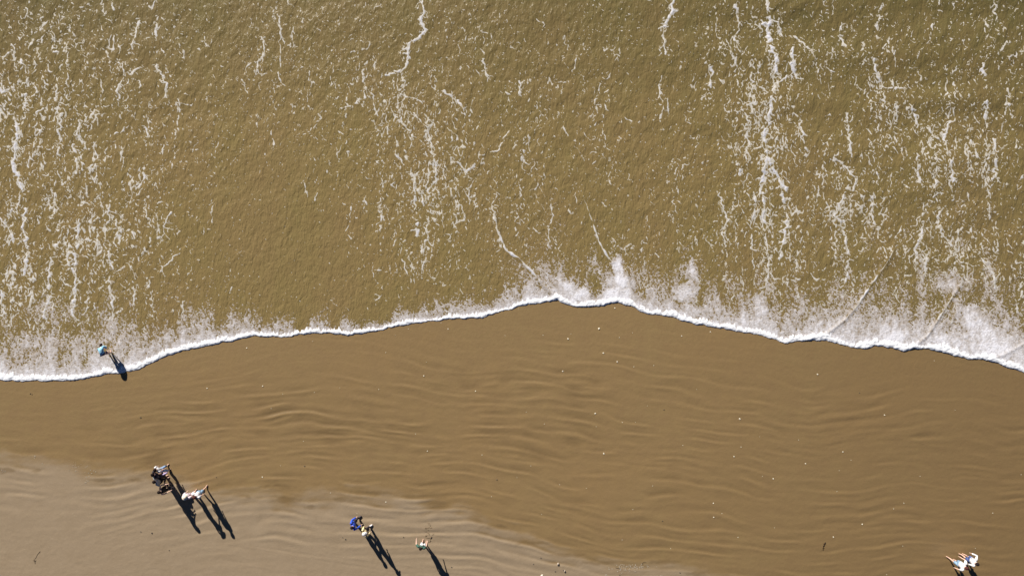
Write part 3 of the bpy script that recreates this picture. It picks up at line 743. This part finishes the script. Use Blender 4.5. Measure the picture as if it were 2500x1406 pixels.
    bm_obj('coat' if top == 'coat' else ('jacket' if top == 'jacket' else 'shirt'), bm, tm, root)
    bm = bmesh.new()
    dn = -bu if not bent else -up
    loft(bm, [(pelvis + bu * .05 * h, br * .088 * h, bf * .068 * h), (pelvis, br * .102 * h, bf * .080 * h), (pelvis - bu * .045 * h, br * .100 * h, bf * .078 * h)], 16)
    for s in (1, -1):
        hp, kn, an = J[('hip', s)], J[('knee', s)], J[('ank', s)]
        if bottom == 'shorts': tube(bm, [hp + bu * .03 * h, hp * .55 + kn * .45, hp * .2 + kn * .8], [.060 * h, .056 * h, .054 * h], 12)
        else: tube(bm, [hp + bu * .03 * h, (hp + kn) / 2, kn, kn * .5 + an * .5, kn * .12 + an * .88], [.060 * h, .053 * h, .043 * h, .040 * h, .036 * h], 12)
    bm_obj('shorts' if bottom == 'shorts' else 'trousers', bm, bmn, root)
    # hair
    bm = bmesh.new()
    rn = random.Random(int(feet[0][0]))
    cc = hc + hu * .022 * h - hf * .010 * h
    blob(bm, cc, (br * .058 * h, hf * .062 * h, hu * .056 * h), 14, 8, .03, rn)
    if hair in ('long', 'tail'):
        wdt = .048 if hair == 'long' else .02
        pts, rad = [], []
        L = .20 if hair == 'long' else .15
        back = (-hf * .055 - hu * .01)
        for t in (0, .25, .5, .75, 1):
            pts.append(cc + (-hf * (.045 + .02 * t) + (-bu if not bent else -up) * L * t) * h + br * rn.uniform(-.006, .006) * h); rad.append(wdt * h * (1 - .55 * t * t) * (.7 if t == 0 else 1))
        rings = [(p, br * q, bf * q * .55) for p, q in zip(pts, rad)]
        loft(bm, rings, 12)
    bm_obj('hair', bm, hair_mat, root)
    for s in (1, -1):
        bm = bmesh.new(); blob(bm, hc + br * s * .020 * h + hf * .047 * h + hu * .002 * h, (br * .007 * h, hf * .005 * h, hu * .006 * h), 6, 4)
        bm_obj('eye', bm, EYE, root)
    if shoes:
        for s in (1, -1):
            a, t = J[('ank', s)], J[('toe', s)]; bm = bmesh.new()
            z0 = t.z + .018 * h
            c0 = Vector((a.x, a.y, z0)) - f * .012 * h; c1 = Vector((t.x, t.y, z0 - .008 * h)) + f * .012 * h
            rings = []
            for q, (w_, hh_) in enumerate(((.016, .02), (.026, .03), (.026, .034), (.029, .024), (.027, .020), (.012, .012))):
                rings.append((c0.lerp(c1, q / 5), r * w_ * h, up * hh_ * h))
            loft(bm, rings, 12); bm_obj('shoe', bm, shoes, root)
    if hat == 'straw' or hat == 'cap':
        bm = bmesh.new(); hm = C['straw'] if hat == 'straw' else C['white']
        ht = (hu + bf * .15).normalized(); c = hc + hu * .045 * h
        crown = [(c - ht * .005 * h, .066), (c + ht * .025 * h, .060), (c + ht * .042 * h, .038), (c + ht * .047 * h, .01)]
        loft(bm, [(p, br * q * h, bf * q * 1.08 * h) for p, q in crown], 16)
        if hat == 'straw': loft(bm, [(c - ht * .012 * h, br * .064 * h, bf * .066 * h), (c - ht * .014 * h, br * .10 * h, bf * .105 * h), (c - ht * .006 * h, br * .102 * h, bf * .107 * h), (c + ht * .0 * h, br * .064 * h, bf * .066 * h)], 20)
        else: loft(bm, [(c - ht * .002 * h + bf * .03 * h, br * .05 * h, ht * .004 * h), (c - ht * .006 * h + bf * .085 * h, br * .045 * h, ht * .004 * h), (c - ht * .010 * h + bf * .108 * h, br * .02 * h, ht * .003 * h)], 12)
        bm_obj('sun_hat' if hat == 'straw' else 'cap', bm, hm, root)
    if extra: extra(root, dict(J=J, h=h, f=f, r=r, up=up, bf=bf, br=br, bu=bu, chest=chest, hc=hc, pelvis=pelvis, O=Vector((mid.x, mid.y, g0))))
    return root

person('person in a light blue shirt and dark shorts bending over in the shallow foam', [(267, 861), (273, 858)], (246, 843), 118, 1.56, top_mat='sky', bottom_mat='navy',
       hair='short', arms=((-.06, -.05, .24), (-.04, -.06, .20)), bent=True, ground='water')
G1 = 'friends walking together where the sand turns pale'
person('person in white top and blue jeans with dark hair, nearest the sea in the group', [(411, 1134), (415, 1146)], (379, 1147), 40, 1.50, top_mat='white', sleeves='short', bottom='trousers', bottom_mat='denim', hair='long', arms=((.08, .02), (-.05, .02)), group=G1)
def bag(root, k):
    bm = bmesh.new(); c = k['J'][('hand', 1)] + k['up'] * .02
    loft(bm, [(c + k['up'] * .10, k['f'] * .14, k['r'] * .03), (c, k['f'] * .17, k['r'] * .06), (c - k['up'] * .16, k['f'] * .15, k['r'] * .05)], 12)
    o = bm_obj('bag', bm, C['lilac'], None); o.location = k['O']
    tag(o, 'small lilac bag carried by the person in the long dark coat', 'bag')
person('person in a long dark coat, carrying a small lilac bag', [(402, 1152), (408, 1160)], (374, 1155), 25, 1.62, top='coat', top_mat='dark', sleeves='long', bottom='trousers', bottom_mat='black', hair='long',
       arms=((.22, .02, .62), (.02, .05)), group=G1, extra=bag)
person('person in a grey top with long dark hair, beside the dark coat', [(411, 1165), (401, 1170)], (377, 1176), 20, 1.60, top_mat='grey', sleeves='short', bottom='trousers', bottom_mat='black', hair='long', arms=((.16, .10, .62), (.10, .14, .70)), group=G1)
person('person all in black with bare arms, on the landward side of the group', [(415, 1180), (421, 1188)], (389, 1201), 15, 1.62, top_mat='black', sleeves='none', bottom='trousers', bottom_mat='black', hair='long', arms=((.20, .0, .62), (.16, .06, .66)), group=G1)
person('person in pale pink clothes and a cream sun hat', [(480, 1196), (474, 1203)], (452, 1213), 55, 1.60, top_mat='pink', bottom='trousers', bottom_mat='pink', hair='long', hair_mat=HAIR_R, hat='straw', arms=((.20, .0, .60), (.02, .03)), group='pair in pale clothes striding over the sand')
person('person in white shirt and light blue shorts, right of the cream sun hat', [(506, 1186), (498, 1197)], (475, 1213), 60, 1.64, top_mat='white', bottom_mat='denim2', hair='short', hair_mat=HAIR_R, arms=((.04, .03), (-.06, .03)), group='pair in pale clothes striding over the sand')
person('person in a royal blue jacket, dark trousers and dark shoes', [(878, 1260), (866, 1268)], (860, 1287), 28, 1.66, top='jacket', top_mat='blue', sleeves='long', bottom='trousers', bottom_mat='dark', hair='short', shoes=SHOE_D, arms=((.16, .03, .56), (.14, .05, .56)), broad=1.15, group='couple walking on the pale sand')
person('person in a pale yellow shirt with a white cap and white shoes', [(905, 1281), (894, 1288)], (889, 1303), 30, 1.68, top_mat='yellow', sleeves='long', bottom='trousers', bottom_mat='dark', hair='short', hat='cap', shoes=SHOE_W, arms=((.08, .02), (-.02, .02)), broad=1.15, group='couple walking on the pale sand')
def print_(root, k):
    bm = bmesh.new(); h = k['h']; c = k['chest'] + k['bf'] * .074 * h
    loft(bm, [(c - k['bf'] * .006, k['br'] * .055 * h, k['bu'] * .055 * h), (c + k['bf'] * .004, k['br'] * .052 * h, k['bu'] * .052 * h)], 16)
    bm_obj('shirt_print', bm, C['white'], root)
person('person in dark green shirt with round white print, beside the lines scratched in the sand', [(1033, 1318), (1041, 1322)], (1027, 1338), 75, 1.58, top_mat='green', bottom_mat='white', hair='tail', arms=((.14, .05, .56), (.14, .14, .60)), extra=print_)
G5 = 'pair in white shirts at the right of the beach'
person('person in white shirt and faded denim shorts with long auburn hair', [(2310, 1357), (2327, 1364)], (2359, 1386), 152, 1.66, top_mat='white', sleeves='short', bottom_mat='denim2', hair='long', hair_mat=HAIR_R, arms=((.10, .10, .60), (.02, .08, .52)), group=G5, broad=1.1)
person('person in white shirt and slate blue shorts with short dark hair', [(2341, 1350), (2349, 1350)], (2385, 1376), 158, 1.70, top_mat='white', sleeves='long', bottom_mat='blueshort', hair='short', arms=((.14, .12, .72), (-.04, .06)), group=G5, broad=1.05)

# ------------------------------------------------------------------ shells, pebbles, weed, scratched lines
M_SHELL = mat('shell_white', (.66, .60, .48), .5); M_PEB = cloth('pebble_grey', (.10, .085, .07), 30); M_PEBL = cloth('pale_stone', (.36, .30, .24), 30)
def shell_mesh():
    bm = bmesh.new(); n = 9; top = bm.verts.new((0, 0, .012)); hinge = bm.verts.new((0, -.04, .0)); rim = []
    for k in range(n):
        a = math.radians(-25 + 230 * k / (n - 1)); rr = .042 * (1 + .06 * (k % 2))
        rim.append(bm.verts.new((math.cos(a) * rr, math.sin(a) * rr * .9 + .004, 0.0)))
    mid = [bm.verts.new((v.co.x * .6, v.co.y * .6, .020 + .003 * (k % 2))) for k, v in enumerate(rim)]
    for k in range(n - 1):
        bm.faces.new((rim[k], rim[k + 1], mid[k + 1], mid[k])); bm.faces.new((mid[k], mid[k + 1], hinge))
    bm.faces.new((rim[0], mid[0], hinge)); bm.faces.new((mid[-1], rim[-1], hinge)); bm.verts.remove(top)
    me = bpy.data.meshes.new('shell'); bm.to_mesh(me); bm.free(); me.materials.append(M_SHELL); return me
SHELL = shell_mesh()
def peb_mesh(name, m, seed):
    bm = bmesh.new(); rn = random.Random(seed); blob(bm, Vector((0, 0, .018)), (Vector((.045, 0, 0)), Vector((.006, .036, 0)), Vector((0, 0, .026))), 8, 5, .15, rn)
    me = bpy.data.meshes.new(name); bm.to_mesh(me); bm.free(); me.materials.append(m); me.polygons.foreach_set('use_smooth', np.ones(len(me.polygons), bool)); return me
PEB = peb_mesh('pebble', M_PEB, 3); PEBL = peb_mesh('stone', M_PEBL, 5)
SH = [(1285,1005),(1453,1009,1.6),(1329,1034),(1551,1030),(1805,1022,1.7),(1948,1073),(1808,1090),(1791,1113,1.3),(2158,1012,1.2),(2056,1102,1.2),(1965,1130,1.2),(2047,1147),(1474,1106,1.6),(1886,1167,1.3),
 (1593,1184),(1366,1181),(1431,1190),(1740,1226,1.2),(1741,1260,1.2),(2204,1226),(2102,1277,1.4),(2032,1308,1.2),(2377,1335),(2244,1161),(2161,1399),(1889,1286),(1800,1309),(1322,1253),(1262,1164),(1518,1315),(1544,1241),
 (2041,1198),(2179,1240),(1761,1251),(1860,1161),(1296,1136),(1853,1065),(1666,1086),(2076,1122),(2490,1157),(1636,1336),(1580,990),(1501,752,1.2),(1462,802,2.0),(1394,815),(1387,827,1.6),(1544,812),(1326,818),
 (1473,862,1.6),(1507,883,1.5),(1547,895),(1596,892),(1374,906,1.4),(1094,803,1.1),(1077,788),(997,803),(942,860),(1035,917,1.3),(1041,884),(1266,753),(1233,819),(965,819),(1512,824),(1734,810,1.2),(1664,820,1.2),(2280,880),
 (1995,913,1.4),(764,833),(603,849,1.2),(507,947,1.2),(642,942,1.4),(691,961),(768,957),(830,946),(925,950),(1161,954,1.1),(663,996),(1015,1058),(1044,1100,1.2),(642,1163,1.3),(943,1223,1.2),(873,1251),(808,1201),
 (742,1076),(686,1135),(1177,1109),(1200,1210),(1519,1030),(1455,1040),(1700,950),(2330,1000),(2200,1330),(2420,1250)]
for i, it in enumerate(SH):
    a, b = it[0], it[1]; k = it[2] * .72 if len(it) > 2 else random.uniform(.35, .6)
    o = bpy.data.objects.new('shell', SHELL); x, y = float(X(a)), float(Y(b))
    o.location = (x, y, sz(x, y) + .001); o.rotation_euler = (random.uniform(-.15, .15), random.uniform(-.15, .15), random.uniform(0, 6.28)); o.scale = (k, k, k * 1.1); link(o)
    if k >= 1.07: tag(o, {(1462, 802): 'brightest white shell, on the smooth wet sand below the peak of the foam edge', (1387, 827): 'white shell on smooth wet sand, left of the brightest shell',
        (1473, 862): 'upper of two white shells close together on the smooth wet sand', (1507, 883): 'lower of two white shells close together on the smooth wet sand',
        (1453, 1009): 'white shell in the middle of the wet beach where ripples begin', (1474, 1106): 'white shell on rippled sand in the middle of the beach',
        (1805, 1022): 'white shell on the wet sand right of the middle of the beach'}[(a, b)], 'shell', 'larger white shells on the wet sand')
    else: tag(o, 'tiny pale shell lying on the rippled brown sand', 'shell', 'tiny pale shells scattered on the sand')
for (a, b, k) in ((76, 960, .7), (80, 962, .6), (345, 1018, .8), (745, 1136, .8), (530, 1163, .6), (1213, 1169, .8), (1620, 999, .7), (1616, 1269, .7), (2097, 958, .6), (347, 1295, .7), (374, 1298, .9), (416, 1340, .7), (845, 1313, .8), (838, 1309, .6),
                  (1375, 1388, .8), (1302, 1373, .7), (1355, 1391, .7), (1320, 1358, .7), (1658, 1394, .8), (1512, 1400, .7), (1103, 1381, .8), (986, 1308, .7)):
    o = bpy.data.objects.new('pebble', PEB); x, y = float(X(a)), float(Y(b)); o.location = (x, y, sz(x, y)); o.scale = (k,) * 3; o.rotation_euler.z = random.uniform(0, 6.28); link(o)
    tag(o, 'small dark pebble half sunk in the bare sand', 'pebble', 'small dark pebbles on the sand')
for (a, b, k, lb) in ((1362, 1373, 1.7, 'round grey-brown stone, larger of the two near the bottom edge'), (1378, 1390, 1.2, 'smaller grey-brown stone just landward of the largest stone')):
    o = bpy.data.objects.new('stone', PEBL); x, y = float(X(a)), float(Y(b)); o.location = (x, y, sz(x, y)); o.scale = (k, k, k * 1.3); o.rotation_euler.z = 1.1; link(o); tag(o, lb, 'stone')
o = bpy.data.objects.new('shell', SHELL.copy()); x, y = float(X(1323)), float(Y(1403)); o.location = (x, y, sz(x, y)); o.scale = (2.6, 2.0, 2.2); o.rotation_euler.z = 1.2; link(o)
tag(o, 'big white shell at the bottom edge below the two brown stones', 'shell')
o = bpy.data.objects.new('shell', SHELL.copy()); x, y = float(X(1441)), float(Y(1405)); o.location = (x, y, sz(x, y)); o.scale = (1.3, 1.3, 1.3); link(o)
tag(o, 'white shell at the bottom edge right of the big white shell', 'shell')

M_WEED = mat('dark_seaweed', (.035, .018, .006), .6); M_TWIG = mat('dark_twig', (.06, .04, .022), .8)
def strip_thing(name, strokes, ref, m, rad, label, cat, n=6, lift=.3):
    bm = bmesh.new(); ox, oy = float(X(ref[0])), float(Y(ref[1])); oz = sz(ox, oy)
    for st in strokes:
        pts, rr = [], []
        for i, p in enumerate(st):
            x, y = float(X(p[0])), float(Y(p[1])); q = p[2] if len(p) > 2 else 1
            pts.append((x - ox, y - oy, sz(x, y) - oz + rad * q * lift)); rr.append(rad * q)
        tube(bm, pts, rr, n)
    o = bm_obj(name, bm, m); o.location = (ox, oy, oz); return tag(o, label, cat)
z = lambda L, s, ou, ov: [(ou + p[0] / s, ov + p[1] / s) + tuple(p[2:]) for p in L]
strip_thing('seaweed', [z([(920, 575, .7), (905, 600, 1.2), (870, 660, 1.5), (850, 710, 1.1), (815, 750, 1.2), (830, 800, 1.4), (770, 820, 1.2), (755, 870, .9), (765, 930, .8), (735, 1000, .9), (760, 1060, .9), (740, 1140, .5)], 28.1, 1980, 1300),
                        z([(765, 930, .6), (800, 970, .7), (835, 990, .5)], 28.1, 1980, 1300), z([(870, 620, .8), (820, 660, .5), (775, 710, .5)], 28.1, 1980, 1300), z([(830, 790, .8), (740, 825, 1)], 28.1, 1980, 1300)],
            (2009, 1330), M_WEED, .020, 'dark brown strand of seaweed on the wet sand left of the pair in white shirts', 'seaweed')
strip_thing('twig', [z([(470, 1115), (440, 1150, .7), (415, 1200, .7)], 4.594, 0, 1100), z([(390, 1215), (410, 1225, 1.2), (415, 1250)], 4.594, 0, 1100), z([(400, 1195, .8), (412, 1230)], 4.594, 0, 1100), z([(425, 1215, .8), (410, 1232)], 4.594, 0, 1100)],
            (88, 1366), M_TWIG, .013, 'forked dark twig alone on the pale sand near the lower left corner', 'twig')
strip_thing('stick', [z([(830, 700, .7), (800, 745, 1.2), (778, 775, 1)], 16.54, 1005, 1265)], (1054, 1310), M_TWIG, .022, 'short black stick lying in the lines scratched beside the person in green', 'stick')
strip_thing('stick', [[(1566, 1375), (1569, 1369), (1577, 1370, .6)]], (1570, 1371), M_TWIG, .010, 'thin bent stick at the tide line above the bottom edge', 'stick')
strip_thing('seaweed', [[(1502, 1382), (1508, 1384), (1514, 1384)]], (1508, 1383), M_WEED, .012, 'small scrap of dark weed beside the dried foam near the bottom edge', 'seaweed')
M_SCR = cloth('turned_sand', (.15, .105, .06), 60)
SCR = [[(655, 130), (680, 190), (720, 160), (745, 225), (775, 300)], [(815, 315), (825, 350), (755, 355)], [(740, 335), (660, 348), (600, 350), (570, 335), (555, 368), (585, 388), (605, 372)], [(640, 400), (700, 450)],
       [(590, 485), (580, 525)], [(620, 530), (680, 560), (745, 610), (710, 645), (655, 575)], [(555, 660), (600, 660), (645, 648)], [(555, 692), (625, 690)], [(570, 740), (640, 765), (740, 772)],
       [(778, 785), (752, 830), (755, 885), (795, 890)], [(680, 915), (735, 918), (780, 905)], [(820, 615), (850, 630), (885, 620), (915, 575)]]
strip_thing('sand_drawing', [z(s, 16.54, 1005, 1265) for s in SCR], (1047, 1300), M_SCR, .011, 'zigzag lines scratched into the pale sand beside the person in green', 'sand drawing', 5, .15)

# dried foam bubbles left on the sand
bm = bmesh.new(); rn = random.Random(5)
for (cu, cv, ru, rv, n) in ((12, 1150, 6, 6, 6), (88, 1111, 3, 4, 3), (182, 1137, 14, 8, 16), (222, 1150, 12, 16, 14), (1530, 1383, 34, 9, 60), (1560, 1379, 26, 8, 40), (106, 1129, 3, 4, 2), (215, 1175, 4, 4, 4), (1480, 1402, 8, 4, 8), (1610, 1403, 14, 4, 16)):
    for _ in range(n):
        x, y = float(X(rn.gauss(cu, ru * .6))), float(Y(rn.gauss(cv, rv * .6))); q = rn.uniform(.010, .026)
        blob(bm, Vector((x, y, sz(x, y) + q * .2)), (Vector((q * rn.uniform(.8, 1.8), 0, 0)), Vector((0, q, 0)), Vector((0, 0, q * .5))), 6, 3)
o = bm_obj('foam_residue', bm, mat('dried_foam', (.38, .34, .28), .7)); tag(o, kind='stuff')
